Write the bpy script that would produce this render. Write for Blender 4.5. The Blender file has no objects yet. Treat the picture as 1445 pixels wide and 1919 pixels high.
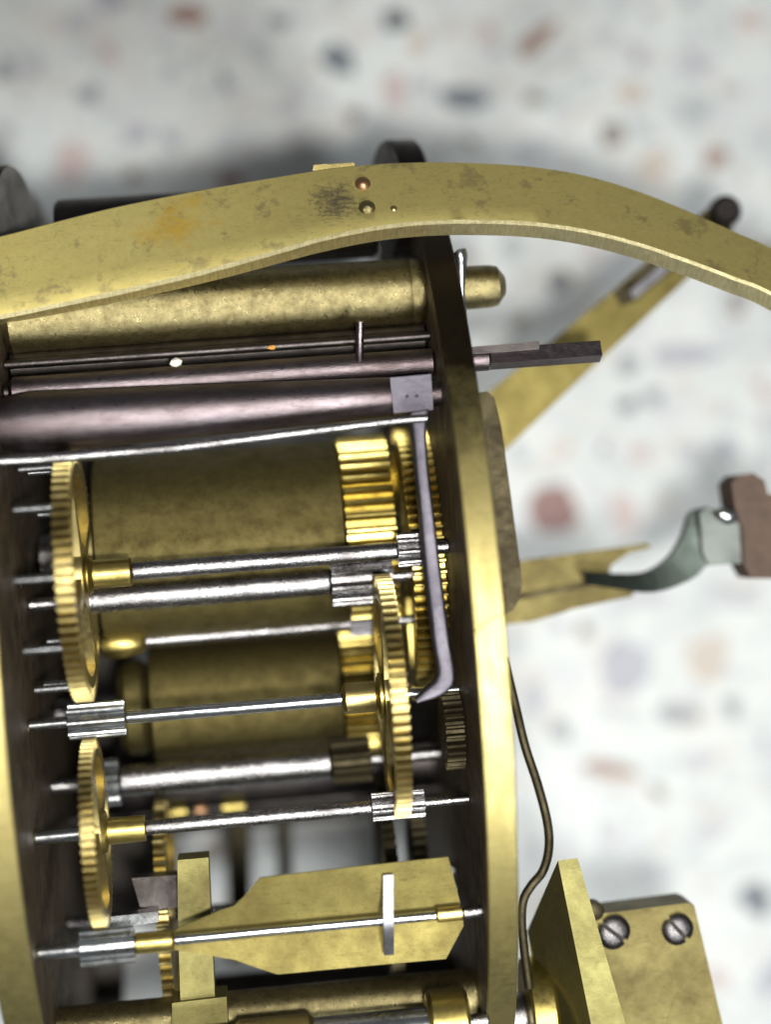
import bpy, bmesh, math, random
import numpy as np
from mathutils import Vector, Matrix

sc = bpy.context.scene
COL = sc.collection
random.seed(7)

# ------------------------------------------------------------------ camera
F, TAU, PHI, EPS = 3240.0, 0.0767, 0.0766, 0.006     # focal length in photo pixels, tilts
r0 = Vector((math.cos(TAU), 0, math.sin(TAU)))
w0 = Vector((math.sin(TAU), 0, -math.cos(TAU)))
y0 = Vector((0, 1, 0))
CW = w0*math.cos(EPS) + y0*math.sin(EPS)
cu = y0*math.cos(EPS) - w0*math.sin(EPS)
CR = math.cos(PHI)*r0 - math.sin(PHI)*cu
CU = math.sin(PHI)*r0 + math.cos(PHI)*cu
CC = -CW*(F/100)
cam = bpy.data.cameras.new('camera')
cam.sensor_fit = 'VERTICAL'; cam.sensor_height = 360
cam.lens = F/1919*360
cam.clip_start = 0.5; cam.clip_end = 500
cam.dof.use_dof = True
cam.dof.focus_distance = 34.6
cam.dof.aperture_fstop = 0.41
camo = bpy.data.objects.new('camera', cam); COL.objects.link(camo)
M = Matrix((CR, CU, -CW)).transposed().to_4x4(); M.translation = CC
camo.matrix_world = M
sc.camera = camo

# ------------------------------------------------------------------ world, lamps, exposure
w = bpy.data.worlds.new('World'); sc.world = w; w.use_nodes = True
bg = w.node_tree.nodes['Background']
bg.inputs[0].default_value = (0.93, 0.97, 1.0, 1); bg.inputs[1].default_value = 0.135

def area(name, loc, target, size, power, color):
    l = bpy.data.lights.new(name, 'AREA'); l.shape = 'DISK'; l.size = size
    l.energy = power; l.color = color
    o = bpy.data.objects.new(name, l); COL.objects.link(o); o.location = loc
    o.rotation_euler = (Vector(target)-Vector(loc)).to_track_quat('-Z', 'Y').to_euler()
area('flash_lamp', (-1.1, -2.7, 35), (9, -13, -20), 2.4, 22000, (1.0, 0.985, 0.93))
area('fill_lamp', (11, -25, 44), (10, -14, -20), 12.0, 30000, (0.965, 1.0, 0.985))  # unseen soft fill, added to lighten the floor and the metal
sc.view_settings.view_transform = 'Standard'
sc.view_settings.look = 'None'
sc.view_settings.exposure = 0; sc.view_settings.gamma = 1
sc.cycles.max_bounces = 8
sc.cycles.use_denoising = True

# ------------------------------------------------------------------ pixel <-> place
def ray(px, py):
    return (CW + CR*((px-722.5)/F) - CU*((py-959.5)/F))
def U(px, py, z):
    d = ray(px, py); t = (z-CC.z)/d.z
    return CC + d*t
def depth(p): return (Vector(p)-CC).dot(CW)
def proj(p):
    d = Vector(p)-CC; z = d.dot(CW)
    return 722.5+F*d.dot(CR)/z, 959.5-F*d.dot(CU)/z
def Xat(px, y, z):
    a, b = -30.0, 30.0
    for _ in range(50):
        m = (a+b)/2
        if proj((m, y, z))[0] < px: a = m
        else: b = m
    return (a+b)/2
def upx(n, z): return n*(CC.z-z)/F        # n photo pixels as a length at height z

# ------------------------------------------------------------------ materials
class NT:
    def __init__(s, name):
        s.m = bpy.data.materials.new(name); s.m.use_nodes = True
        s.t = s.m.node_tree; s.n = s.t.nodes; s.p = s.n['Principled BSDF']
        s.tc = s.n.new('ShaderNodeTexCoord')
    def node(s, typ, **kw):
        n = s.n.new(typ)
        for k, v in kw.items():
            if k.startswith('_'): setattr(n, k[1:], v)
            else: n.inputs[k.replace('__', ' ')].default_value = v
        return n
    def link(s, a, b): s.t.links.new(a, b)
    def coords(s, scale=(1, 1, 1), rot=(0, 0, 0), loc=(0, 0, 0)):
        mp = s.n.new('ShaderNodeMapping'); mp.inputs['Scale'].default_value = scale
        mp.inputs['Rotation'].default_value = rot; mp.inputs['Location'].default_value = loc
        s.link(s.tc.outputs['Object'], mp.inputs['Vector']); return mp.outputs[0]
    def noise(s, scale, detail=4, rough=.6, co=None, dist=0):
        n = s.node('ShaderNodeTexNoise', Scale=scale, Detail=detail, Roughness=rough, Distortion=dist)
        s.link(co if co is not None else s.tc.outputs['Object'], n.inputs['Vector'])
        return n.outputs['Fac']
    def ramp(s, fac, stops):
        r = s.n.new('ShaderNodeValToRGB'); e = r.color_ramp.elements
        while len(e) < len(stops): e.new(.5)
        for el, (p, c) in zip(e, stops):
            el.position = p; el.color = (c, c, c, 1) if not isinstance(c, tuple) else (*c, 1)
        s.link(fac, r.inputs[0]); return r.outputs[0]
    def mix(s, fac, a, b, blend='MIX'):
        n = s.n.new('ShaderNodeMix'); n.data_type = 'RGBA'; n.blend_type = blend
        for sock, v in ((n.inputs[0], fac), (n.inputs[6], a), (n.inputs[7], b)):
            if isinstance(v, bpy.types.NodeSocket): s.link(v, sock)
            elif isinstance(v, tuple): sock.default_value = (*v, 1)
            else: sock.default_value = v
        return n.outputs[2]
    def math(s, op, a, b=0.0):
        n = s.n.new('ShaderNodeMath'); n.operation = op
        for sock, v in ((n.inputs[0], a), (n.inputs[1], b)):
            if isinstance(v, bpy.types.NodeSocket): s.link(v, sock)
            else: sock.default_value = v
        return n.outputs[0]
    def bump(s, h, strength, dist=.02):
        b = s.node('ShaderNodeBump', Strength=strength, Distance=dist)
        s.link(h, b.inputs['Height']); s.link(b.outputs[0], s.p.inputs['Normal'])

def metal(name, base, dark, rough=.36, tarnish=(.45, .75), scale=1.3, speck=.5, metallic=1.0,
          grain=.25, stretch=(1, 1, 1), extra=None, rvar=.18, scr=0, wave=1.2):
    k = NT(name)
    big = k.noise(scale, 5, .62, k.coords(stretch))
    mask = k.ramp(big, [(tarnish[0], 0), (tarnish[1], 1)])
    c = k.mix(mask, base, dark)
    fine = k.noise(16, 6, .7, k.coords(stretch))
    sp = k.ramp(fine, [(.55, 0), (.72, 1)])
    c = k.mix(k.math('MULTIPLY', sp, speck), c, tuple(x*.45 for x in dark))
    if scr:
        for rot, sc_, seed in ((.5, 9, 0), (-1.1, 12, 4), (2.0, 8, 9)):
            ln = k.noise(sc_, 2, .5, k.coords((.12, 2.2, 1), (0, 0, rot), (seed, seed, 0)), .4)
            a_ = k.ramp(ln, [(.485, 0), (.498, 1), (.502, 1), (.515, 0)])
            br = k.ramp(k.noise(1.4, 3, .6, k.coords(loc=(seed+2, 1, 3))), [(.5, 0), (.62, 1)])
            c = k.mix(k.math('MULTIPLY', k.math('MULTIPLY', a_, br), scr), c, tuple(x*.5 for x in dark))
    if extra: c = extra(k, c)
    k.link(c, k.p.inputs['Base Color'])
    k.p.inputs['Metallic'].default_value = metallic
    rr = k.math('ADD', k.math('MULTIPLY', k.noise(7, 5, .65), rvar*2), rough-rvar)
    k.link(k.math('ADD', rr, k.math('MULTIPLY', mask, .12)), k.p.inputs['Roughness'])
    k.bump(k.math('ADD', k.math('MULTIPLY', k.noise(38, 5, .7, k.coords(stretch)), grain*2.5), k.math('MULTIPLY', k.noise(1.6, 3, .5), wave)), .4, .018)
    return k.m

BR = (.56, .46, .19); BD = (.24, .18, .065)
def strap_extra(k, c):
    # orange lacquer stain and dark smudges of their own shape
    d = k.node('ShaderNodeVectorMath', _operation='DISTANCE')
    k.link(k.tc.outputs['Object'], d.inputs[0]); d.inputs[1].default_value = STAIN
    n = k.noise(1.6, 6, .72, k.coords((1, 1.6, 1), (0, 0, -.5)))
    s = k.math('ADD', d.outputs['Value'], k.math('MULTIPLY', n, 3.2))
    m = k.node('ShaderNodeMapRange'); m.inputs[1].default_value = 2.35; m.inputs[2].default_value = 1.7
    k.link(s, m.inputs[0])
    c = k.mix(k.math('MULTIPLY', m.outputs[0], .8), c, (.46, .29, .04))
    n2 = k.noise(1.7, 6, .68, k.coords((1, 1, 1), loc=(5, 2, 1)))
    c = k.mix(k.math('MULTIPLY', k.ramp(n2, [(.555, 0), (.63, 1)]), .6), c, (.22, .18, .085))
    d2 = k.node('ShaderNodeVectorMath', _operation='DISTANCE')
    k.link(k.tc.outputs['Object'], d2.inputs[0]); d2.inputs[1].default_value = SCUFF
    s2 = k.math('ADD', d2.outputs['Value'], k.math('MULTIPLY', k.noise(7, 6, .85, k.coords((1, 2.6, 1), (0, 0, .5))), 2.2))
    m2 = k.node('ShaderNodeMapRange'); m2.inputs[1].default_value = 1.62; m2.inputs[2].default_value = 1.25
    k.link(s2, m2.inputs[0])
    c = k.mix(m2.outputs[0], c, (.15, .12, .07))
    return c
STAIN = U(335, 405, -2.0); SCUFF = U(628, 368, -2.0)
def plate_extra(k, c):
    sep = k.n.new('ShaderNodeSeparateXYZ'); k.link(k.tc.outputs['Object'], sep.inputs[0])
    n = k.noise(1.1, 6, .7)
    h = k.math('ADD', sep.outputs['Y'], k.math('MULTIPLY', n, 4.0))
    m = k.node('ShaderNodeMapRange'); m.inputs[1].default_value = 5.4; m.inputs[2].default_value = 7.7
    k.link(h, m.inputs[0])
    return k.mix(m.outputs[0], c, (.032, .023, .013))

MAT = dict(
    filed=metal('filed_brass_edge', (.78, .69, .40), (.55, .47, .24), .36, (.4, .7), 3, .5, grain=2.0, stretch=(6, 1, 1)),
    strap=metal('strap_brass', (.49, .41, .145), (.40, .33, .115), .52, (.4, .75), 1.1, .4, metallic=.8, scr=.55, grain=.18, extra=strap_extra, rvar=.08),
    plate=metal('plate_brass', (.38, .32, .13), (.27, .22, .085), .44, (.4, .75), .9, .35, grain=.2, scr=.7, stretch=(3, 1, 1), extra=plate_extra, rvar=.08),
    face=metal('tarnished_plate_face', (.14, .105, .07), (.055, .042, .03), .52, (.35, .65), 1.4, .7, grain=.9, scr=.5),
    block=metal('block_brass', (.125, .104, .042), (.08, .062, .026), .5, (.35, .75), 1.1, .5, grain=.3, rvar=.07, scr=.8),
    screw=metal('screw_steel', (.12, .112, .115), (.05, .045, .045), .3, (.4, .7), 4, .6, grain=.5),
    vane=metal('vane_brass', (.17, .14, .047), (.105, .082, .028), .48, (.38, .72), 1.0, .45, grain=.15, rvar=.06, scr=.6),
    olive=metal('olive_brass', (.185, .165, .065), (.145, .125, .05), .52, (.35, .75), .9, .4, grain=.25, rvar=.07, scr=.6),
    brass=metal('brass', (.44, .355, .14), (.26, .20, .07), .35, (.5, .8), 1.6, .35),
    gold=metal('cut_brass', (.42, .335, .105), (.24, .175, .05), .34, (.5, .8), 2.0, .25, grain=.12),
    wheel=metal('wheel_brass', (.38, .31, .13), (.22, .17, .07), .38, (.45, .75), 1.8, .35, grain=.2),
    pillar=metal('pillar_brass', (.29, .245, .12), (.11, .085, .04), .3, (.4, .8), 5, .8, grain=1.0),
    barrel=metal('barrel_brass', (.15, .122, .046), (.085, .066, .025), .54, (.4, .75), 3.2, .75, grain=1.3),
    brown=metal('brown_patina', (.062, .052, .03), (.034, .027, .017), .52, (.4, .7), 1.8, .6, grain=.4),
    steel=metal('steel', (.30, .295, .30), (.09, .08, .08), .22, (.4, .72), 3.5, .9, grain=.6, rvar=.16, stretch=(.35, 1, 1)),
    bright=metal('bright_steel', (.46, .48, .49), (.20, .20, .205), .2, (.42, .78), 2.2, .3, grain=.1, rvar=.1, stretch=(.35, 1, 1)),
    dsteel=metal('browned_steel', (.15, .125, .135), (.07, .052, .05), .33, (.4, .7), 1.7, .8, grain=.5, stretch=(.3, 1, 1)),
    black=metal('blackened_steel', (.06, .052, .05), (.03, .026, .025), .38, (.45, .75), 1.7, .4, grain=.3),
    grey=metal('grey_steel', (.19, .185, .20), (.11, .105, .12), .42, (.45, .75), 1.6, .35, grain=.25),
    lilac=metal('lilac_steel', (.12, .112, .132), (.075, .068, .085), .42, (.4, .75), .8, .35, grain=.6, wave=2, scr=.7),
    copper=metal('copper_rivet', (.42, .24, .13), (.24, .13, .08), .38, (.4, .7), 3, .4, grain=.3),
    dull=metal('dull_grey_face', (.20, .19, .18), (.10, .09, .085), .5, (.4, .7), 1.5, .5, metallic=.35, grain=.5),
    darkgreen=metal('dark_green_steel', (.07, .085, .075), (.03, .035, .032), .4, (.4, .7), .8, .3),
    green=metal('green_steel', (.15, .162, .15), (.07, .08, .075), .42, (.4, .7), .8, .3),
)
def plain(name, col, rough=.6, scale=6, var=.35, bump=.3):
    k = NT(name)
    c = k.mix(k.ramp(k.noise(scale, 5, .65), [(.35, 0), (.7, 1)]), col, tuple(x*(1-var) for x in col))
    k.link(c, k.p.inputs['Base Color']); k.p.inputs['Roughness'].default_value = rough
    k.bump(k.noise(scale*4, 5, .7), bump, .03)
    return k.m
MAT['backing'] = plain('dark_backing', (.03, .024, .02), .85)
MAT['leather'] = plain('brown_leather', (.085, .05, .034), .75, 3, .4, .5)
MAT['crumb'] = plain('pale_crumb', (.75, .70, .6), .8)
MAT['rust'] = plain('orange_crumb', (.55, .25, .04), .8)
MAT['red'] = plain('red_paint', (.45, .05, .03), .5)

# ------------------------------------------------------------------ mesh helpers
def finish(name, bm, mat, parent=None, smooth=35, bev=0):
    if bev:
        es = [e for e in bm.edges if len(e.link_faces) == 2 and e.calc_face_angle(0) > .6]
        bmesh.ops.bevel(bm, geom=es, offset=bev, segments=2, affect='EDGES', profile=.6, clamp_overlap=True)
    bmesh.ops.recalc_face_normals(bm, faces=bm.faces)
    me = bpy.data.meshes.new(name); bm.to_mesh(me); bm.free()
    for p in me.polygons: p.use_smooth = True
    me.set_sharp_from_angle(angle=math.radians(smooth))
    me.materials.append(MAT[mat] if isinstance(mat, str) else mat)
    o = bpy.data.objects.new(name, me); COL.objects.link(o)
    if parent: o.parent = parent
    return o
def thing(name, label, cat, loc=(0, 0, 0), group=None):
    o = bpy.data.objects.new(name, None); COL.objects.link(o); o.location = loc
    o.empty_display_size = .3
    return tag(o, label, cat, group)
def tag(o, label, cat, group=None):
    o['label'] = label; o['category'] = cat
    if group: o['group'] = group
    return o
def lathe(bm, prof, segs=40, jitter=0):
    """solid of revolution about local X; prof = [(x, r), ...]"""
    rings = []
    for x, r in prof:
        if r < 1e-5: rings.append([bm.verts.new((x, 0, 0))])
        else: rings.append([bm.verts.new((x, r*math.cos(2*math.pi*i/segs), r*math.sin(2*math.pi*i/segs))) for i in range(segs)])
    for a, b in zip(rings, rings[1:]):
        for i in range(segs):
            j = (i+1) % segs
            if len(a) == 1 and len(b) == 1: continue
            if len(a) == 1: bm.faces.new((a[0], b[i], b[j]))
            elif len(b) == 1: bm.faces.new((a[i], b[0], a[j]))
            else: bm.faces.new((a[i], b[i], b[j], a[j]))
    if len(rings[0]) > 1: bm.faces.new(rings[0])
    if len(rings[-1]) > 1: bm.faces.new(rings[-1][::-1])
def rod(bm, x0, x1, r0_, r1_=None, ch=None, segs=32):
    r1_ = r0_ if r1_ is None else r1_
    ch = min(r0_, r1_)*.18 if ch is None else ch
    lathe(bm, [(x0, r0_-ch), (x0+ch, r0_), (x1-ch, r1_), (x1, r1_-ch)], segs)
def toothprof(R, n, dep, duty=.5, pointy=0, ph=0):
    """closed outline of a toothed wheel: n epicyclic looking teeth"""
    pts = []
    for i in range(n):
        a0 = 2*math.pi*(i/n)+ph; st = 2*math.pi/n
        for f, r in ((0, R-dep), ((1-duty)*.95, R-dep), ((1-duty), R-dep*.62), ((1-duty)+duty*.14, R-dep*.2),
                     ((1-duty)+duty*.36, R), ((1-duty)+duty*.64, R), ((1-duty)+duty*.86, R-dep*.2), (.995, R-dep*.62)):
            pts.append((a0+st*f, r))
    return pts
def gear(bm, x0, x1, R, n, dep, inner=None, duty=.55, ph=0):
    """toothed ring (inner) or solid pinion about local X"""
    out = toothprof(R, n, dep, duty, ph=ph)
    va = [bm.verts.new((x0, r*math.cos(a), r*math.sin(a))) for a, r in out]
    vb = [bm.verts.new((x1, r*math.cos(a), r*math.sin(a))) for a, r in out]
    N = len(out)
    for i in range(N):
        j = (i+1) % N; bm.faces.new((va[i], vb[i], vb[j], va[j]))
    if inner:
        ia = [bm.verts.new((x0, inner*math.cos(a), inner*math.sin(a))) for a, r in out]
        ib = [bm.verts.new((x1, inner*math.cos(a), inner*math.sin(a))) for a, r in out]
        for i in range(N):
            j = (i+1) % N
            bm.faces.new((va[i], va[j], ia[j], ia[i])); bm.faces.new((vb[i], ib[i], ib[j], vb[j]))
            bm.faces.new((ia[i], ia[j], ib[j], ib[i]))
    else:
        for vs, x in ((va, x0), (vb, x1)):
            c = bm.verts.new((x, 0, 0))
            for i in range(N): bm.faces.new((vs[i], vs[(i+1) % N], c))
def spokes(bm, x0, x1, rh, ri, n, w0_, w1_, ph=0):
    """hub disc and curved tapering crossings out to the rim"""
    lathe(bm, [(x0, rh*.1), (x0, rh), (x1, rh), (x1, rh*.1)], 32)
    for k in range(n):
        a = 2*math.pi*k/n+ph
        ca, sa = math.cos(a), math.sin(a)
        prev = None
        for s in range(7):
            t = s/6; r = rh*.8+(ri*1.01-rh*.8)*t
            wd = w0_*(1-t)+w1_*t
            if t > .8: wd += (t-.8)*1.6*w1_
            if t < .2: wd += (.2-t)*1.6*w0_
            q = []
            for x, sg in ((x0+.012, 1), (x0+.012, -1), (x1-.012, -1), (x1-.012, 1)):
                q.append(bm.verts.new((x, r*ca-sg*wd*sa, r*sa+sg*wd*ca)))
            if prev:
                for i in range(4): bm.faces.new((prev[i], prev[(i+1) % 4], q[(i+1) % 4], q[i]))
            prev = q
def prism(bm, pts, vec):
    a = [bm.verts.new(p) for p in pts]; b = [bm.verts.new(Vector(p)+Vector(vec)) for p in pts]
    bm.faces.new(a); bm.faces.new(b[::-1]); n = len(a)
    for i in range(n):
        j = (i+1) % n; bm.faces.new((a[i], b[i], b[j], a[j]))
def box(bm, lo, hi):
    (a, b, c), (d, e, f) = lo, hi
    prism(bm, [(a, b, c), (d, b, c), (d, e, c), (a, e, c)], (0, 0, f-c))
def spline(pts, n=8):
    P = [Vector(p) for p in pts]; out = []
    for i in range(len(P)-1):
        p0 = P[max(i-1, 0)]; p1 = P[i]; p2 = P[i+1]; p3 = P[min(i+2, len(P)-1)]
        for k in range(n):
            t = k/n
            out.append(.5*((2*p1)+(p2-p0)*t+(2*p0-5*p1+4*p2-p3)*t*t+(-p0+3*p1-3*p2+p3)*t**3))
    out.append(P[-1]); return out
def tube(bm, pts, rad, segs=12):
    prev = None; up = Vector((.13, .2, 1)).normalized(); n = len(pts)
    rs = rad if isinstance(rad, list) else [rad]*n
    for i, p in enumerate(pts):
        d = (pts[min(i+1, n-1)]-pts[max(i-1, 0)]).normalized()
        s = d.cross(up)
        if s.length < 1e-3: s = d.cross(Vector((1, 0, 0)))
        s.normalize(); u = s.cross(d)
        q = [bm.verts.new(p+(s*math.cos(2*math.pi*k/segs)+u*math.sin(2*math.pi*k/segs))*rs[i]) for k in range(segs)]
        if prev:
            for k in range(segs): bm.faces.new((prev[k], prev[(k+1) % segs], q[(k+1) % segs], q[k]))
        else: bm.faces.new(q[::-1])
        prev = q
    bm.faces.new(prev)
def sweepbar(bm, L, R_, down):
    """bar with near face edges L, R_ (lists of points) and thickness vectors down"""
    prev = None
    for i, (a, b) in enumerate(zip(L, R_)):
        dn = down[i] if isinstance(down, list) else down
        q = [bm.verts.new(a), bm.verts.new(b), bm.verts.new(b+dn), bm.verts.new(a+dn)]
        if prev:
            for k in range(4): bm.faces.new((prev[k], prev[(k+1) % 4], q[(k+1) % 4], q[k]))
        else: bm.faces.new(q[::-1])
        prev = q
    bm.faces.new(prev)
def BM(): return bmesh.new()

# ------------------------------------------------------------------ terrazzo floor with stone chips
ZF = -21.75
def floor_mat():
    k = NT('terrazzo_cement')
    n = k.noise(.35, 5, .6)
    c = k.mix(k.ramp(n, [(.35, 0), (.7, 1)]), (.71, .725, .71), (.62, .645, .64))
    sp = k.noise(2.6, 4, .6); c = k.mix(k.ramp(sp, [(.60, 0), (.72, .35)]), c, (.42, .43, .45))
    sp2 = k.noise(2.0, 4, .6, k.coords(loc=(9, 3, 0))); c = k.mix(k.ramp(sp2, [(.63, 0), (.74, .35)]), c, (.55, .42, .37))
    for sc_, seed, col, amt in ((.55, 2, (.50, .535, .55), .75), (.8, 11, (.58, .585, .61), .7), (.7, 21, (.62, .55, .51), .55), (1.3, 31, (.44, .46, .48), .5)):
        c = k.mix(k.ramp(k.noise(sc_, 3, .55, k.coords((1, 1.5, 1), (0, 0, seed), (seed, 3, 0)), .3), [(.56, 0), (.64, amt)]), c, col)
    k.link(c, k.p.inputs['Base Color']); k.p.inputs['Roughness'].default_value = .45
    k.bump(k.noise(14, 4, .6), .06)
    return k.m
bm = BM(); prism(bm, [(-120, -120, ZF-.5), (120, -120, ZF-.5), (120, 120, ZF-.5), (-120, 120, ZF-.5)], (0, 0, .5))
floor = finish('floor', bm, floor_mat()); floor['kind'] = 'structure'
CHC = dict(mist=(.50, .53, .545), slate=(.13, .15, .185), red=(.22, .075, .06), rust=(.34, .20, .155), lilac=(.44, .44, .50), grey=(.30, .31, .335),
           ink=(.06, .065, .08), peach=(.62, .54, .47), pale=(.56, .56, .59), brown=(.26, .215, .19), pink=(.60, .47, .45))
CHM = {k: plain('chip_'+k, tuple(a*.88+b*.12 for a, b in zip(v, (.58, .60, .60))), .45, 1.5, .25, .05) for k, v in CHC.items()}
shapes = []
for s in range(9):
    rnd = random.Random(s+3); n = rnd.randint(7, 10)
    shapes.append([((2*math.pi*(i+rnd.uniform(-.3, .3))/n), rnd.uniform(.72, 1.12)) for i in range(n)])
chip_cache = {}
def chip(px, py, a, b, ang, col, s=None):
    s = random.randrange(9) if s is None else s
    key = (s, col)
    if key not in chip_cache:
        bm = BM(); prism(bm, [(math.cos(t)*r, math.sin(t)*r, 0) for t, r in shapes[s]], (0, 0, .012))
        bmesh.ops.recalc_face_normals(bm, faces=bm.faces)
        me = bpy.data.meshes.new('stone_chip'); bm.to_mesh(me); bm.free(); me.materials.append(CHM[col]); chip_cache[key] = me
    o = bpy.data.objects.new('stone_chip', chip_cache[key]); COL.objects.link(o); o.parent = floor
    p = U(px, py, ZF); o.location = (p.x, p.y, ZF+random.uniform(-.004, .004)); o.rotation_euler.z = math.radians(ang)
    k = (CC.z-ZF)/F; o.scale = (a*k/2, b*k/2, 1)
    return o
hand = [(350, 28, 95, 50, 0, 'rust'), (742, 38, 56, 50, 0, 'ink'), (1010, 72, 115, 42, 38, 'rust'), (635, 115, 80, 60, -40, 'slate'),
        (872, 185, 125, 50, -8, 'slate'), (790, 160, 60, 40, 10, 'pale'), (1148, 252, 56, 60, 0, 'brown'), (1345, 297, 60, 42, 30, 'rust'), (432, 338, 60, 40, 0, 'rust'),
        (1292, 665, 165, 46, 0, 'lilac'), (1050, 528, 62, 48, 10, 'ink'), (978, 604, 55, 32, 15, 'brown'), (1040, 955, 105, 110, 30, 'red'),
        (1172, 965, 52, 100, 5, 'pink'), (1172, 1255, 100, 135, -20, 'lilac'), (1328, 1235, 95, 110, 0, 'peach'), (1275, 1340, 90, 46, -10, 'grey'),
        (1052, 1368, 50, 45, 0, 'grey'), (1140, 1440, 125, 36, -16, 'rust'), (1310, 1425, 105, 40, 8, 'pale'), (1416, 1685, 70, 78, 20, 'slate'),
        (1345, 1835, 58, 44, -30, 'pink'), (1285, 845, 60, 40, 0, 'pale'), (1175, 760, 50, 30, 20, 'slate'), (1225, 745, 45, 40, 0, 'grey'),
        (1200, 850, 45, 40, 0, 'pink'), (1290, 850, 46, 36, 0, 'peach'), (1430, 730, 40, 46, 0, 'pink'), (1380, 570, 40, 55, 30, 'brown'),
        (1210, 1120, 140, 44, 0, 'pale'), (1380, 1120, 110, 50, -10, 'pale'), (1095, 1180, 35, 40, 0, 'brown'), (1000, 1310, 42, 70, 0, 'lilac'), (1000, 280, 90, 50, 20, 'pale'),
        (1000, 185, 46, 32, 0, 'brown'), (1130, 70, 44, 40, 0, 'pale'), (1300, 120, 90, 70, 10, 'pale'), (1410, 40, 70, 40, 0, 'pink'), (540, 200, 60, 40, 30, 'pale'),
        (150, 40, 70, 46, 30, 'pale'), (165, 180, 50, 40, 0, 'grey'), (60, 130, 60, 40, 20, 'pale'), (255, 255, 60, 40, 10, 'lilac'), (250, 330, 40, 30, 0, 'brown'), (520, 40, 60, 30, 0, 'grey'),
        (1200, 420, 60, 40, 0, 'pale'), (1120, 620, 60, 40, 30, 'pale'), (1230, 1640, 90, 46, 0, 'pale'), (1330, 1560, 80, 50, 20, 'pale'), (1140, 1560, 60, 60, 10, 'pale'), (660, 215, 44, 34, 0, 'brown'),
        (740, 170, 52, 90, 10, 'pink')]
for h in hand: chip(*h)
vis = lambda x, y: y < 330 or x > 960 or (330 < x < 700 and 1560 < y < 1700)
names = ['lilac', 'grey', 'peach', 'pale', 'pale', 'pale', 'mist', 'mist', 'mist', 'brown', 'pink', 'lilac', 'pale', 'mist', 'mist', 'pink']
taken = [(h[0], h[1], max(h[2], h[3])/2) for h in hand]
tries = 0; made = 0
while made < 240 and tries < 16000:
    tries += 1
    x, y = random.uniform(-150, 1600), random.uniform(-150, 2050)
    if not vis(x, y): continue
    a = random.choice([16, 22, 30, 40, 52, 66, 80, 95]); b = a*random.uniform(.4, .95)
    if any(math.hypot(x-q[0], y-q[1]) < q[2]+a/2*.8+3 for q in taken): continue
    taken.append((x, y, a/2)); chip(x, y, a, b, random.uniform(0, 180), random.choice(names)); made += 1

# ------------------------------------------------------------------ movement frame: two round plates and pillars
PR, PY, PZ = 11.212, -2.768, .757-11.212
XR0, XR1 = 1.40, 1.995
XL0, XL1 = -7.95, -7.208
G = 'wheel arbors between the plates'
frame = thing('clock_movement', 'open brass clock movement frame, two round plates joined by pillars', 'clock movement', (0, 0, ZF))
off = Vector((0, 0, -ZF))
def fpart(name, bm, mat, parent=None, **kw):
    o = finish(name, bm, mat, frame, **kw); o.location = off
    return o
def disc(x0, x1, R, segs=256, ch=.03):
    bm = BM(); lathe(bm, [(x0, R-ch), (x0+ch, R), (x1-ch, R), (x1, R-ch)], segs); return bm
for nm, x0, x1 in (('plate', XR0, XR1), ('plate', XL0, XL1)):
    bm = disc(x0, x1, PR)
    o = finish(nm, bm, 'plate', frame, smooth=25); o.location = Vector((0, PY, PZ))+off
    o.data.materials.append(MAT['face'])
    for p in o.data.polygons:
        if abs(p.normal.x) > .9: p.material_index = 1
def axis_at(px, py, z):
    p = U(px, py, z); return p.y, z
def axthing(name, label, px, py, z, cat, group=None):
    y, z = axis_at(px, py, z); x = Xat(px, y, z)
    t = thing(name, label, cat, (x, y, z), group); t['_x'] = x
    return t, (lambda q, zz=0: Xat(q, y, z+zz)-x), (lambda n: upx(n, z))

def frame_axis(px, py, z):
    y, z = axis_at(px, py, z); x = Xat(px, y, z)
    return Vector((x, y, z)), (lambda q: Xat(q, y, z)-x), (lambda n: upx(n, z))
# top pillar
c, X, P_ = frame_axis(700, 551, -3.3)
bm = BM(); xe = XR0-c.x
lathe(bm, [(XL1-c.x+.002, P_(60)), (XL1-c.x+.15, P_(68)), (X(40), P_(66)), (X(760), P_(62)), (X(768), P_(59)), (X(776), P_(62)), (xe-.06, P_(60)), (xe-.002, P_(56))], 64)
o = finish('pillar', bm, 'pillar', frame); o.location = c+off; pil = o
bm = BM(); x2 = XR1-c.x
lathe(bm, [(x2+.002, P_(30)), (x2+.1, P_(39)), (x2+.14, P_(41)), (X(918), P_(40)), (X(932), P_(37)), (X(946), P_(18)), (X(948), 0)], 48)
o = finish('pillar_tip', bm, 'pillar', pil)
bm = BM(); a = U(863, 478, -2.75); b = U(866, 600, -3.1)
tube(bm, spline([a+Vector((-.02, .10, .0)), a, a.lerp(b, .3), a.lerp(b, .7), b], 4), [.02]+[.11, .145, .15, .155, .15, .13, .115, .11]+[.10]*8, 14)
for v in bm.verts: v.co -= c
finish('taper_pin', bm, 'bright', pil)
# lower pillar, mostly under the fly
c, X, P_ = frame_axis(640, 1893, -3.6)
bm = BM(); xe = XR0-c.x
lathe(bm, [(XL1-c.x+.002, P_(56)), (X(60), P_(56)), (X(440), P_(54)), (X(590), P_(54)), (xe-.08, P_(54)), (xe-.002, P_(50))], 64)
o = finish('pillar', bm, 'pillar', frame); o.location = c+off
# deep pillars seen as blurred posts through the gap
for px, py, z, r in ((560, 2130, -11, 50), (430, 1510, -17, 40)):
    c, X, P_ = frame_axis(px, py, z)
    bm = BM(); lathe(bm, [(XL1-c.x+.002, P_(r)), (XR0-c.x-.002, P_(r))], 40)
    o = finish('pillar', bm, 'brown', frame); o.location = c+off
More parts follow.
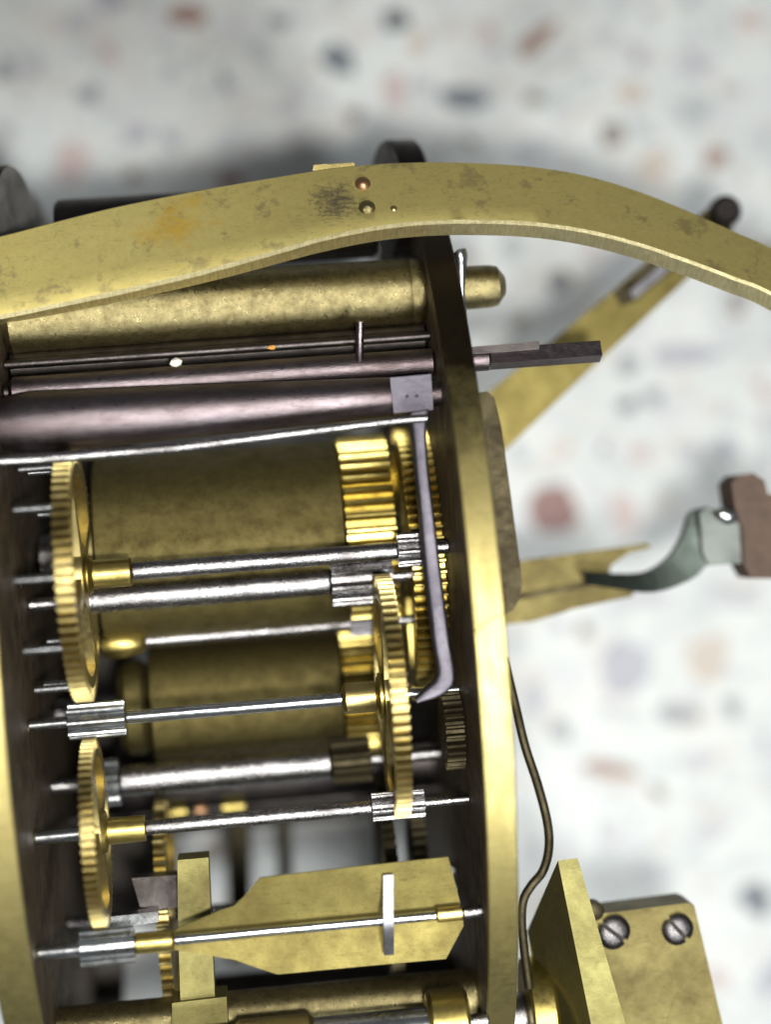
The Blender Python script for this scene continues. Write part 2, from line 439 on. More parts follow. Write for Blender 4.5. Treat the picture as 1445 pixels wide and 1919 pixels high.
# brown cock screwed on the outside of the right plate
bm = BM(); zc = -.75
pts = [U(x, y, zc) for x, y in [(880, 742), (896, 733), (918, 731), (931, 742), (942, 800), (978, 1078), (980, 1095), (974, 1122), (962, 1143), (950, 1150), (930, 1152)]]
pts = [Vector((max(p.x, XR1+.004), p.y, p.z-.5*max(0, (p.y-.5)/2)**2)) for p in pts]
a = pts[-1].copy(); a.x = XR1+.004; b = pts[0].copy(); b.x = XR1+.004
pts = [p for p in pts if p.x > XR1+.01]
prism(bm, [b]+pts+[a], (0, 0, -1.0))
o = fpart('cock', bm, 'brown', bev=.03); o['label'] = 'brown bar on the outside of the right plate'
# bearing bosses and red paint dabs on the left plate
for px, py, z in ((60, 1091, -2.8), (70, 1362, -2.3), (100, 1565, -2.0), (105, 1783, -1.2)):
    y, z = axis_at(px, py, z)
    bm = BM(); lathe(bm, [(XL1+.003, .16), (XL1+.03, .15), (XL1+.03, .09)], 24); o = finish('pivot_bush', bm, 'brown', frame); o.location = Vector((0, y, z))+off
def on_rim(px, py):
    z = .7
    for _ in range(6):
        p = U(px, py, z); z = PZ+math.sqrt(PR**2-(p.y-PY)**2)
    return U(px, py, z)
bm = BM(); tube(bm, [on_rim(884+(944-884)*k/8, 1186-(1186-1147)*k/8+2*math.sin(k)) for k in range(9)], .012, 6); fpart('hairline_mark', bm, 'brown')
# ------------------------------------------------------------------ arched brass strap across the top
top = [(-160, 478), (0, 441), (100, 415), (200, 390), (300, 369), (400, 350), (500, 333), (600, 317), (700, 306), (800, 302), (900, 304), (1000, 311), (1100, 328), (1200, 358), (1300, 398), (1380, 434), (1445, 462), (1600, 540)]
bot = [(-160, 628), (0, 597), (100, 577), (200, 556), (300, 533), (400, 508), (500, 480), (600, 451), (700, 430), (800, 419), (900, 417), (1000, 421), (1100, 435), (1200, 460), (1300, 494), (1380, 524), (1445, 550), (1600, 640)]
def szt(x): return -2.15-.35*((x-650)/800)**2
def tilt(x): return .13+.25*min(1, max(0, (x-0)/600))
A = spline([U(x, y, szt(x)-tilt(x)) for x, y in top], 5); B = spline([U(x, y, szt(x)+tilt(x)) for x, y in bot], 5)
dn = []
for i in range(len(A)):
    tng = (A[min(i+1, len(A)-1)]-A[max(i-1, 0)]).normalized(); wv = (B[i]-A[i]).normalized()
    n = wv.cross(tng).normalized()
    if n.z < 0: n = -n
    dn.append(-n*.40)
s0 = A[len(A)//2]
strap = thing('brass_strap', 'long arched olive brass strap with two rivets crossing above the movement', 'strap', s0)
bm = BM()
prev = None
rs = random.Random(4)
for i in range(len(A)):
    a, b, d = A[i], B[i], dn[i]; wv = (b-a)
    wb = rs.uniform(-.003, .003)
    L = [a+d*.1+wv*.0, a+wv*.02, a+wv*.35, a+wv*.7, a+wv*.955, b+d*.10+wv*wb, b+d*.45+wv*wb, b+d, a+d]
    q = [bm.verts.new(v) for v in L]
    if prev:
        for k in range(len(q)):
            fc = bm.faces.new((prev[k], prev[(k+1) % len(q)], q[(k+1) % len(q)], q[k]))
            if k in (4, 5, 6): fc.material_index = 1
    else: bm.faces.new(q[::-1])
    prev = q
bm.faces.new(prev)
for v in bm.verts: v.co -= s0
k = MAT['strap']
o = finish('band', bm, 'strap', strap, smooth=30); o.data.materials.append(MAT['filed'])
# object coordinates of the band start at s0: shift the stain centres to match
for nd in MAT['strap'].node_tree.nodes:
    if nd.type == 'VECT_MATH': nd.inputs[1].default_value = Vector(nd.inputs[1].default_value)-s0
def dome(px, py, r, h, mat, name, parent, base, z, squash=1):
    bm = BM(); lathe(bm, [(-.12, r*.98), (0, r), (h*.35, r*.9), (h*.7, r*.65), (h*.93, r*.3), (h, 0)], 24)
    o = finish(name, bm, mat, parent); p = U(px, py, z)
    o.location = p-base; o.rotation_euler = (0, -math.pi/2, 0); return o
def on_strap(px, py):
    # height of the strap's top face under a pixel
    best = None
    for i in range(len(A)):
        for t in np.linspace(0, 1, 15):
            q = A[i].lerp(B[i], float(t)); a, b = proj(q); e = (a-px)**2+(b-py)**2
            if best is None or e < best[0]: best = (e, q.z)
    return best[1]
dome(680, 347, .17, .15, 'copper', 'rivet', strap, s0, on_strap(680, 347)-.02)
dome(688, 392, .18, .17, 'pillar', 'rivet', strap, s0, on_strap(688, 392)-.02)
dome(738, 393, .085, .07, 'brass', 'rivet', strap, s0, on_strap(738, 393)-.02)
bm = BM()
prism(bm, [U(588, 309, -2.75)-s0, U(664, 305, -2.75)-s0, U(670, 330, -2.75)-s0, U(582, 336, -2.75)-s0], (0, 0, -.2))
finish('tab', bm, 'brass', strap, bev=.02)

# ------------------------------------------------------------------ dark parts behind the strap
t, X, P_ = axthing('dark_drum', 'dark horizontal drum half hidden behind the left part of the strap', 300, 436, -5.2, 'drum')
bm = BM(); rod(bm, X(108), X(700), P_(72), ch=.08, segs=56); finish('drum', bm, 'black', t)
bm = BM(); rod(bm, XL1-t['_x']+.002, X(108)-.002, P_(24)); finish('axle', bm, 'black', t)
bm = BM(); rod(bm, X(700)+.002, XR0-t['_x']-.002, P_(24)); finish('axle', bm, 'black', t)
t, X, P_ = axthing('grey_disc', 'dark disc with grey face at the upper left behind the strap', 42, 445, -5.0, 'disc')
bm = BM(); lathe(bm, [(X(-120), P_(132)), (X(30), P_(134)), (X(36), P_(131)), (X(36), 0)], 96); o = finish('disc', bm, 'brown', t); t.rotation_euler.y = math.radians(-11)
o.data.materials.append(MAT['dull'])
for p in o.data.polygons:
    if p.normal.x > .9: p.material_index = 1
t, X, P_ = axthing('ratchet_disc', 'dark steel disc peeking out above the middle of the strap', 750, 372, -5.6, 'disc')
bm = BM(); lathe(bm, [(X(722), P_(40)), (X(722), P_(106)), (X(726), P_(109)), (X(772), P_(109)), (X(776), P_(106)), (X(776), P_(40))], 80); o = finish('disc', bm, 'black', t); o.rotation_euler.y = math.radians(12)
bm = BM(); rod(bm, X(705), XR0-t['_x']-.002, P_(39)); finish('axle', bm, 'grey', t)

# ------------------------------------------------------------------ wheel and pinion arbors
def collar(t, mat, x0, x1, r, name='collet', **kw):
    bm = BM(); rod(bm, x0, x1, r, **kw); return finish(name, bm, mat, t)
def toothed(t, mat, name, x0, x1, R, n, dep, inner=None, hub=None, arms=4, ph=0, aw=(.2, .12), duty=.56):
    bm = BM(); gear(bm, x0, x1, R, n, dep, inner, ph=ph, duty=duty)
    if inner: spokes(bm, x0, x1, hub, inner, arms, aw[0], aw[1], ph=.5)
    return finish(name, bm, mat, t, smooth=30)
def mesh_rod(t, mat, name, x0, x1, r, **kw): return collar(t, mat, x0, x1, r, name, **kw)

# A  pin wheel arbor
t, X, P_ = axthing('pin_wheel_arbor', 'steel arbor with large brass pin wheel at upper left', 400, 1059, -2.3, 'gear arbor', G)
mesh_rod(t, 'steel', 'arbor', X(247), X(745), P_(16.5))
mesh_rod(t, 'bright', 'pivot', XL1-t['_x']+.003, X(116), P_(9))
RA = 2.5; xa, xb = X(100, RA), X(134, RA)
toothed(t, 'wheel', 'wheel', xa, xb, RA, 76, .27, 2.0, .62, 4, 0)
mesh_rod(t, 'gold', 'hub', xb+.003, xb+.14, P_(40)); mesh_rod(t, 'gold', 'collet', xb+.143, X(247)-.002, P_(27), ch=.03)
for k in range(10):
    a = 2*math.pi*k/10+.30
    bm = BM(); rod(bm, xa-.74, xa-.002, .07, ch=.02, segs=14); o = finish('pin', bm, 'bright', t)
    o.location = (0, 2.25*math.cos(a), 2.25*math.sin(a))
toothed(t, 'steel', 'pinion', X(745)+.002, X(806), P_(33), 8, P_(14), duty=.5, ph=.3)
mesh_rod(t, 'steel', 'pivot', X(806)+.002, XR0-t['_x']-.003, P_(13))

# B  thick steel arbor just below it
t, X, P_ = axthing('thick_arbor', 'thick bright steel arbor with long pinion, just under the pin wheel arbor', 400, 1107, -3.7, 'gear arbor', G)
mesh_rod(t, 'steel', 'arbor', X(160), X(620), P_(25))
toothed(t, 'steel', 'pinion', X(620)+.002, X(735), P_(50), 10, P_(16), ph=.1, duty=.5)
mesh_rod(t, 'steel', 'pivot', X(735)+.002, XR0-t['_x']-.003, P_(11)); mesh_rod(t, 'steel', 'pivot', XL1-t['_x']+.003, X(160)-.002, P_(12))

# C  deep thin arbor
t, X, P_ = axthing('thin_arbor', 'thin blurred steel arbor with rounded brass collet, deep in the middle', 400, 1191, -4.9, 'gear arbor', G)
mesh_rod(t, 'steel', 'arbor', X(272), X(700), P_(12.5))
bm = BM(); lathe(bm, [(X(185), P_(10)), (X(192), P_(24)), (X(210), P_(29)), (X(235), P_(28)), (X(262), P_(23)), (X(272), P_(15))], 32); finish('collet', bm, 'gold', t)
toothed(t, 'grey', 'pinion', X(655), X(712), P_(24), 8, P_(8))
mesh_rod(t, 'steel', 'pivot', XL1-t['_x']+.003, X(185)-.002, P_(9)); mesh_rod(t, 'steel', 'pivot', X(712)+.002, XR0-t['_x']-.003, P_(9))

# D  middle arbor with wheel on the right
t, X, P_ = axthing('middle_wheel_arbor', 'steel arbor with left pinion and brass wheel at right centre', 430, 1328, -2.4, 'gear arbor', G)
mesh_rod(t, 'bright', 'arbor', X(236), X(642), P_(12.5))
toothed(t, 'bright', 'pinion', X(128), X(234), P_(34), 8, P_(13), ph=.2, duty=.5)
mesh_rod(t, 'bright', 'pivot', XL1-t['_x']+.003, X(128)-.002, P_(10))
RD = 2.45; xa, xb = X(737, RD), X(767, RD)
mesh_rod(t, 'brass', 'collet', X(642)+.002, xa-.12, P_(29)); mesh_rod(t, 'gold', 'hub', xa-.118, xa-.003, P_(44))
toothed(t, 'wheel', 'wheel', xa, xb, RD, 76, .26, 1.98, .6, 4, .02)
mesh_rod(t, 'bright', 'pivot', xb+.002, XR0-t['_x']-.003, P_(9))

# E  deep thick arbor
t, X, P_ = axthing('lantern_arbor', 'deep thick steel arbor with pale lobed pinion at its left end', 420, 1447, -5.2, 'gear arbor', G)
mesh_rod(t, 'steel', 'arbor', X(224), X(622), P_(29))
toothed(t, 'bright', 'pinion', X(194), X(224)-.002, P_(46), 6, P_(20), ph=.5, duty=.5)
toothed(t, 'brown', 'pinion', X(622)+.002, X(694), P_(44), 9, P_(14))
mesh_rod(t, 'steel', 'pivot', XL1-t['_x']+.003, X(194)-.002, P_(12)); mesh_rod(t, 'steel', 'pivot', X(694)+.002, XR0-t['_x']-.003, P_(12))

# F  lower wheel arbor
t, X, P_ = axthing('lower_wheel_arbor', 'steel arbor with right pinion and brass wheel at lower left', 480, 1533, -2.1, 'gear arbor', G)
mesh_rod(t, 'steel', 'arbor', X(272), X(697), P_(13.5))
RW = 1.86; xa, xb = X(150, RW), X(175, RW)
toothed(t, 'wheel', 'wheel', xa, xb, RW, 68, .22, 1.48, .45, 4, .05)
bm = BM(); lathe(bm, [(xb+.003, P_(42)), (xb+.08, P_(38)), (xb+.12, P_(25)), (X(272)-.002, P_(24)), (X(272)-.002, P_(12))], 36); finish('collet', bm, 'gold', t)
mesh_rod(t, 'bright', 'pivot', XL1-t['_x']+.003, xa-.003, P_(13))
toothed(t, 'steel', 'pinion', X(697)+.002, X(795), P_(27), 10, P_(9), duty=.5)
mesh_rod(t, 'steel', 'pivot', X(795)+.002, XR0-t['_x']-.003, P_(9))

# G  the fly
t, X, P_ = axthing('fly', 'brass fly vane on a steel rod with bright pinion at lower left', 570, 1739, -1.3, 'fly', G)
gl = t.location.copy()
mesh_rod(t, 'bright', 'arbor', X(326), X(818), P_(9.5))
toothed(t, 'bright', 'pinion', X(150), X(252), P_(34), 7, P_(15), ph=.25, duty=.5)
mesh_rod(t, 'bright', 'pivot', XL1-t['_x']+.003, X(150)-.002, P_(13))
mesh_rod(t, 'gold', 'collet', X(252)+.002, X(326)-.002, P_(20))
mesh_rod(t, 'steel', 'pivot', X(868), XR0-t['_x']-.003, P_(11))
zv = -1.46
outl = [(300, 1752), (335, 1738), (380, 1722), (425, 1700), (455, 1678), (486, 1645), (840, 1606), (852, 1650), (862, 1690), (869, 1735), (836, 1797), (680, 1811), (520, 1826), (440, 1800), (380, 1786), (302, 1772)]
def vz(x, y):
    yc = 1739-(x-570)*.105
    return zv+(.0028*(yc-y) if y < yc else -.0007*(y-yc))
up = [(300, 1750), (335, 1738), (375, 1722), (410, 1707), (438, 1698), (460, 1677), (486, 1645), (660, 1625), (840, 1606), (852, 1650), (862, 1690), (866, 1708)]
lo = [(866, 1708), (869, 1735), (836, 1797), (680, 1811), (520, 1826), (470, 1810), (440, 1799), (400, 1792), (350, 1784), (302, 1776), (300, 1767)]
up[0] = (300, 1767)
bm = BM(); prism(bm, [U(x, y, vz(x, y))-gl for x, y in up], (0, 0, -.07)); prism(bm, [U(x, y, vz(x, y))-gl for x, y in lo], (0, 0, -.07))
finish('vane', bm, 'vane', t, bev=.012, smooth=20)
bm = BM(); rod(bm, X(818)+.003, X(868)-.003, P_(14)); o = finish('sleeve', bm, 'brass', t); o.scale = (1, 1, .8)
pts = [U(728, 1640, zv+.33)-gl, U(728, 1690, zv+.32)-gl, U(728, 1722, zv+.37)-gl, U(729, 1745, zv+.33)-gl, U(729, 1790, zv+.08)-gl]
S = spline(pts, 5); hw = Vector((upx(9.5, -1.2), 0, 0))
bm = BM(); sweepbar(bm, [p-hw for p in S], [p+hw for p in S], Vector((0, 0, -.05))); finish('spring_clip', bm, 'grey', t, bev=.015)

# H  deep escape wheel at lower left
t, X, P_ = axthing('deep_wheel_arbor', 'blurred deep brass wheel behind the upright brass bar at lower left', 310, 1715, -6.2, 'gear arbor', G)
toothed(t, 'wheel', 'wheel', X(296, 2.2), X(318, 2.2), 2.55, 60, .2, 2.2, .5, 4, 0)
mesh_rod(t, 'steel', 'arbor', XL1-t['_x']+.003, XR0-t['_x']-.003, P_(12))
# deep wheels at lower right
t, X, P_ = axthing('deep_right_wheel_arbor', 'blurred deep wheel above the fly, near the right plate', 745, 1640, -6.4, 'gear arbor', G)
toothed(t, 'brown', 'wheel', X(728, 2.0), X(752, 2.0), 2.2, 56, .18, 1.9, .5, 4, 0)
toothed(t, 'brown', 'pinion', X(780, 1.), X(805, 1.), 1.5, 40, .15, 1.3, .4, 4, 0)
mesh_rod(t, 'steel', 'arbor', X(600), XR0-t['_x']-.003, P_(13))
# bottom arbor with brass collars
t, X, P_ = axthing('bottom_arbor', 'steel arbor with brass collars along the bottom edge of the picture', 690, 1934, -1.7, 'gear arbor', G)
mesh_rod(t, 'bright', 'arbor', X(150), X(830), P_(36), ch=.03)
mesh_rod(t, 'brass', 'collar', X(440), X(592), P_(46), ch=.12)
mesh_rod(t, 'gold', 'collar', X(802), X(878), P_(66), ch=.08)
mesh_rod(t, 'steel', 'pivot', X(878)+.002, XR0-t['_x']-.003, P_(14)); mesh_rod(t, 'steel', 'pivot', XL1-t['_x']+.003, X(150)-.002, P_(14))

# I  upper barrel and great wheel
t, X, P_ = axthing('upper_barrel', 'large brass barrel with ribbed end under the browned steel arbors', 690, 1000, -5.85, 'barrel')
mesh_rod(t, 'barrel', 'drum', X(190), X(640), 2.12, ch=.05, segs=96)
toothed(t, 'gold', 'ribbed_end', X(642), X(729), 2.2, 44, .26, duty=.54)
mesh_rod(t, 'steel', 'axle', XL1-t['_x']+.003, X(190)-.002, .5); mesh_rod(t, 'steel', 'axle', X(729)+.002, XR0-t['_x']-.003, .4)
t, X, P_ = axthing('great_wheel', 'broad toothed brass wheel behind the lilac lever beside the right plate', 820, 1050, -5.75, 'wheel')
toothed(t, 'gold', 'wheel', X(776, 3.0), XR0-t['_x']-.03, 3.0, 80, .32, 2.45, .9, 5, 0, (.3, .2))
# K  lower barrel
t, X, P_ = axthing('lower_barrel', 'smaller blurred brass barrel with ribbed end below the first barrel', 670, 1290, -6.7, 'barrel')
mesh_rod(t, 'barrel', 'drum', X(285), X(640), 1.30, ch=.06, segs=72)
toothed(t, 'gold', 'ribbed_end', X(642), X(702), 1.42, 34, .2, duty=.62)
mesh_rod(t, 'barrel', 'shoulder', X(225), X(285)-.002, 1.05, segs=64)
mesh_rod(t, 'steel', 'axle', XL1-t['_x']+.003, X(225)-.002, .3)

# L  browned hammer arbor with square collar and lever
t, X, P_ = axthing('lever_arbor', 'browned steel arbor with lilac square collar and long hanging lever', 400, 768, -1.75, 'lever')
ll = t.location.copy()
bm = BM(); lathe(bm, [(XL1-t['_x']+.003, P_(50)), (X(60), P_(58)), (X(250), P_(53)), (X(500), P_(45)), (X(720), P_(38)), (X(735), P_(37)), (X(740), P_(30)), (XR0-t['_x']-.003, P_(24))], 64); finish('arbor', bm, 'dsteel', t)
zq = -1.25
bm = BM(); prism(bm, [U(731, 708, zq)-ll, U(808, 701, zq)-ll, U(812, 768, zq)-ll, U(738, 774, zq)-ll], (0, 0, -.95)); bq = finish('square_collar', bm, 'lilac', t, bev=.05)
for dx in (763, 781):
    bm = BM(); lathe(bm, [(-.02, .03), (.002, .034), (.010, .022), (.011, 0)], 12); o = finish('punch_mark', bm, 'black', bq); o.location = U(dx, 743, zq)-ll; o.rotation_euler = (0, -math.pi/2, 0)
zl = -.95
Lp = [(764, 776), (771, 805), (778, 880), (786, 960), (793, 1040), (803, 1130), (812, 1210), (820, 1258), (812, 1278), (797, 1290), (777, 1310)]
Rp = [(806, 768), (800, 800), (804, 880), (814, 960), (824, 1040), (835, 1130), (846, 1210), (854, 1258), (851, 1286), (826, 1306), (784, 1318)]
A2 = spline([U(x, y, zl)-ll for x, y in Lp], 4); B2 = spline([U(x, y, zl+.04)-ll for x, y in Rp], 4)
bm = BM(); prev = None
for a, b in zip(A2, B2):
    wv = b-a; zz = Vector((0, 0, 1))
    q = [bm.verts.new(v) for v in (a-zz*.07, a+wv*.10-zz*.012, a+wv*.25+zz*.004, a+wv*.5+zz*.009, a+wv*.75+zz*.004, a+wv*.90-zz*.012, b-zz*.07, b-zz*.28, a-zz*.28)]
    if prev:
        for k in range(9): bm.faces.new((prev[k], prev[(k+1) % 9], q[(k+1) % 9], q[k]))
    else: bm.faces.new(q[::-1])
    prev = q
bm.faces.new(prev)
finish('lever_arm', bm, 'lilac', t, smooth=60)
# M  dark arbor with winding square
t, X, P_ = axthing('winding_arbor', 'dark purple steel arbor ending in a square shaft right of the plate', 400, 709, -2.35, 'arbor')
wl = t.location.copy()
mesh_rod(t, 'dsteel', 'arbor', X(20), XR0-t['_x']-.003, P_(28)); mesh_rod(t, 'dsteel', 'journal', XR0-t['_x']+.1, X(918), P_(22)); mesh_rod(t, 'black', 'pivot', XL1-t['_x']+.003, X(20)-.002, P_(18))
bm = BM(); s = P_(18)
x0, x1 = X(917), X(1125)
pr = [(0, s*1.22), (s*1.22, 0), (0, -s*1.22), (-s*1.22, 0)]
pr = [(y*math.cos(.45)-z*math.sin(.45), y*math.sin(.45)+z*math.cos(.45)) for y, z in pr]
prism(bm, [(x0, y, z) for y, z in pr], (x1-x0, 0, 0)); finish('square_end', bm, 'dsteel', t, bev=.025)
bm = BM(); prism(bm, [U(884, 664, -2.1)-wl, U(884, 650, -2.1)-wl, U(1011, 639, -2.1)-wl, U(1011, 655, -2.1)-wl], (0, 0, -.3)); finish('tongue', bm, 'black', t, bev=.012)
# upright pin on the dark arbor
bm = BM(); tube(bm, spline([U(674, 690, -2.25)-wl, U(674, 650, -2.0)-wl, U(675, 602, -1.85)-wl], 5), .085, 14); finish('upright_pin', bm, 'dsteel', t)
# N  thin dark rod
t, X, P_ = axthing('thin_rod', 'thin dark polished rod between the brass pillar and the browned arbors', 400, 657, -2.75, 'rod')
mesh_rod(t, 'black', 'rod', XL1-t['_x']+.003, XR0-t['_x']-.003, P_(9))
t, X, P_ = axthing('black_bar', 'black bar just below the brass pillar', 400, 660, -3.5, 'bar')
mesh_rod(t, 'black', 'bar', XL1-t['_x']+.003, XR0-t['_x']-.003, P_(34))
# O  spring wire
bm = BM(); pts = [(-40, 866, -1.0), (80, 860, -1.0), (200, 850, -1.0), (340, 838, -.95), (480, 821, -.9), (640, 801, -.85), (740, 789, -.82), (800, 784, -.8)]
tube(bm, spline([U(*p) for p in pts], 6), [.115-.04*i/42 for i in range(43)], 12)
tag(finish('spring_wire', bm, 'steel'), 'pale straight spring wire reaching from the left to the lever', 'spring')
# crumbs
def crumb(px, py, z, r, mat, label):
    bm = BM(); bmesh.ops.create_icosphere(bm, subdivisions=2, radius=r)
    rr = random.Random(px)
    for v in bm.verts: v.co *= rr.uniform(.75, 1.15); v.co.x *= 1.5
    o = finish('crumb', bm, mat); o.location = U(px, py, z); tag(o, label, 'crumb')
crumb(330, 679, -2.02, .085, 'crumb', 'tiny white crumb lying on the dark steel arbor')
crumb(509, 651, -2.62, .055, 'rust', 'tiny orange crumb lying on the thin dark rod')

# ------------------------------------------------------------------ upright brass bar and steel levers at lower left
b0 = U(362, 1760, -3.0)
t = thing('brass_upright', 'upright square brass bar behind the fly at lower left', 'bar', b0)
bm = BM(); prism(bm, [U(332, 1612, -2.7)-b0, U(390, 1607, -2.7)-b0, U(397, 1760, -2.7)-b0, U(403, 1880, -2.7)-b0, U(338, 1885, -2.7)-b0, U(334, 1760, -2.7)-b0], (0, 0, -.75)); finish('bar', bm, 'olive', t, bev=.05)
bm = BM(); prism(bm, [U(322, 1880, -2.55)-b0, U(424, 1868, -2.55)-b0, U(432, 2000, -2.55)-b0, U(322, 2000, -2.55)-b0], (0, 0, -.9)); finish('foot', bm, 'olive', t, bev=.05)
def slab(name, pts, z, th, mat, label, cat, bev=.03):
    P0 = U(*pts[0], z); bm = BM(); prism(bm, [U(x, y, z)-P0 for x, y in pts], (0, 0, -th))
    o = finish(name, bm, mat, bev=bev); o.location = P0; return tag(o, label, cat)
slab('steel_lever', [(206, 1718), (296, 1708), (296, 1728), (205, 1742)], -2.6, .4, 'bright', 'short bright steel lever just above the fly pinion', 'lever')
slab('steel_detent', [(246, 1646), (332, 1640), (332, 1700), (300, 1704), (262, 1700)], -3.6, .5, 'black', 'dark grey steel block left of the brass upright', 'lever')

t, X, P_ = axthing('deep_drum', 'dark blurred drum deep between the plates under the second barrel', 500, 1440, -10.5, 'drum')
mesh_rod(t, 'black', 'drum', X(215), X(868), P_(92), ch=.1, segs=64)
mesh_rod(t, 'black', 'axle', XL1-t['_x']+.003, X(215)-.002, P_(30)); mesh_rod(t, 'black', 'axle', X(868)+.002, XR0-t['_x']-.003, P_(30))
t, X, P_ = axthing('bottom_drum', 'dark brown blurred drum deep below the fly', 500, 1905, -9.0, 'drum')
mesh_rod(t, 'black', 'drum', X(330), X(868), P_(85), ch=.1, segs=64)
mesh_rod(t, 'black', 'axle', XL1-t['_x']+.003, X(330)-.002, P_(30)); mesh_rod(t, 'black', 'axle', X(868)+.002, XR0-t['_x']-.003, P_(30))
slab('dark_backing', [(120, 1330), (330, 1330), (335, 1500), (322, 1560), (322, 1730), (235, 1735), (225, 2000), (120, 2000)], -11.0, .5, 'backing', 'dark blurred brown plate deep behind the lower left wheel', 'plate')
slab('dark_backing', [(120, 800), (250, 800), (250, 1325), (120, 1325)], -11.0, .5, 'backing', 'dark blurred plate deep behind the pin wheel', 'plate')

t, X, P_ = axthing('collared_arbor', 'deep blurred arbor with three small brass collars above the fly', 400, 1514, -8.0, 'gear arbor', G)
mesh_rod(t, 'black', 'arbor', XL1-t['_x']+.003, XR0-t['_x']-.003, P_(8))
for x0_, x1_, r_, m_ in ((314, 354, 22, 'gold'), (364, 388, 17, 'copper'), (414, 462, 20, 'gold')): mesh_rod(t, m_, 'collar', X(x0_), X(x1_), P_(r_))
for xx, rr_, lb in ((446, 24, 'thick brown post deep behind the gap over the fly, left of the thin one'), (532, 14, 'thin brown post deep behind the gap over the fly')):
    bm = BM(); tube(bm, [U(xx-4, 1440, -15), U(xx, 1560, -15), U(xx+6, 1800, -15)], upx(rr_, -15), 16); tag(finish('rear_post', bm, 'brown'), lb, 'post', 'posts deep behind the fly')
t, X, P_ = axthing('motion_wheel', 'small dark brass wheel beside the right plate under the lever tip', 850, 1368, -2.4, 'wheel')
toothed(t, 'brown', 'wheel', X(838, .8), XR0-t['_x']-.03, .8, 26, .15)

# ------------------------------------------------------------------ outside the right plate
z = -7.0
l0 = U(1120, 680, z)
t = thing('slotted_lever', 'blurred diagonal brass lever with a slot, right of the movement', 'lever', l0)
bm = BM()
o1 = [(1352, 395), (1372, 405), (1375, 430), (1300, 512), (1120, 680), (960, 832), (880, 900), (860, 780), (1000, 668), (1150, 545), (1225, 480), (1325, 392)]
prism(bm, [U(x, y, z)-l0 for x, y in o1], (0, 0, -.35)); finish('bar', bm, 'vane', t, bev=.05)
bm = BM(); prism(bm, [U(x, y, z+.03)-l0 for x, y in [(1150, 548), (1165, 575), (1190, 565), (1285, 488), (1265, 460), (1230, 478)]], (0, 0, -.025)); finish('slot', bm, 'brown', t)
bm = BM(); prism(bm, [U(x, y, z+.2)-l0 for x, y in [(1180, 548), (1190, 560), (1262, 500), (1250, 486)]], (0, 0, -.165)); finish('sliding_block', bm, 'grey', t, bev=.03)
bm = BM(); lathe(bm, [(0, .36), (.35, .36), (.45, .25), (.45, 0)], 24); o = finish('screw', bm, 'black', t); o.location = U(1354, 400, z+.02)-l0; o.rotation_euler = (0, -math.pi/2, 0)

z = -6.2; l0 = U(1080, 1090, z)
t = thing('forked_arm', 'blurred brass fork arm sticking out right of the brown bar', 'arm', l0)
bm = BM(); prism(bm, [U(x, y, z)-l0 for x, y in [(900, 1075), (985, 1050), (1100, 1034), (1216, 1019), (1222, 1027), (1180, 1036), (1146, 1060), (1140, 1085), (1190, 1110), (1185, 1118), (1080, 1140), (1000, 1165), (900, 1175)]], (0, 0, -.3)); finish('fork', bm, 'block', t, bev=.03)
bm = BM(); prism(bm, [U(x, y, z+.1)-l0 for x, y in [(900, 1118), (985, 1112), (1100, 1092), (1130, 1084), (1130, 1092), (1100, 1101), (985, 1122), (900, 1128)]], (0, 0, -.09)); finish('ridge', bm, 'brown', t)
z = -5.6; l0 = U(1400, 1000, z)
t = thing('hammer', 'blurred dark crank with a brown leather hammer head at the right edge', 'hammer', l0)
Lp = [(1095, 1072), (1150, 1076), (1215, 1078), (1265, 1052), (1292, 1010), (1300, 968), (1322, 950), (1392, 955)]
Rp = [(1100, 1096), (1150, 1100), (1225, 1106), (1300, 1082), (1345, 1060), (1385, 1062), (1395, 1050), (1400, 1040)]
Lp = [(1095, 1072), (1150, 1075), (1212, 1072), (1256, 1044), (1282, 1004), (1298, 960), (1330, 950)]
Rp = [(1100, 1096), (1150, 1103), (1225, 1110), (1296, 1086), (1330, 1054), (1345, 1035), (1360, 1030)]
A2 = spline([U(x, y, z)-l0 for x, y in Lp], 4); B2 = spline([U(x, y, z+.15)-l0 for x, y in Rp], 4)
bm = BM(); sweepbar(bm, A2, B2, Vector((0, 0, -.35))); finish('crank', bm, 'darkgreen', t, bev=.05)
bm = BM(); prism(bm, [U(x, y, z+.35)-l0 for x, y in [(1312, 962), (1325, 952), (1388, 957), (1395, 1055), (1330, 1060), (1318, 1035)]], (0, 0, -.7)); finish('shank', bm, 'green', t, bev=.08)
bm = BM(); prism(bm, [U(x, y, z+.55)-l0 for x, y in [(1372, 905), (1385, 890), (1412, 886), (1434, 900), (1440, 925), (1500, 940), (1500, 1085), (1410, 1084), (1396, 1060), (1392, 990), (1378, 950)]], (0, 0, -1.1)); finish('leather_head', bm, 'leather', t, bev=.15)

bm = BM(); bmesh.ops.create_icosphere(bm, subdivisions=3, radius=.22)  # white highlight on the shank, modelled as a bright steel blob
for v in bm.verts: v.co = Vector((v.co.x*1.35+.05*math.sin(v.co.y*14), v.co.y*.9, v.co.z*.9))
o = finish('highlight_blob', bm, 'bright', t); o.location = U(1362, 966, z+.42)-l0; o.rotation_euler.z = -.5
# curved wire
bm = BM(); pts = [(945, 1235, -3.2), (955, 1275, -3.0), (968, 1330, -2.9), (985, 1400, -2.8), (1008, 1470, -2.8), (1026, 1540, -2.8), (1029, 1590, -2.8), (1018, 1632, -2.8), (996, 1660, -2.8), (981, 1688, -2.8), (978, 1730, -2.8), (984, 1790, -2.9), (992, 1850, -3.0)]
tube(bm, spline([U(*p) for p in pts], 6), .095, 14)
tag(finish('bent_wire', bm, 'brown'), 'thin bent brown wire running down the outside of the right plate', 'wire')

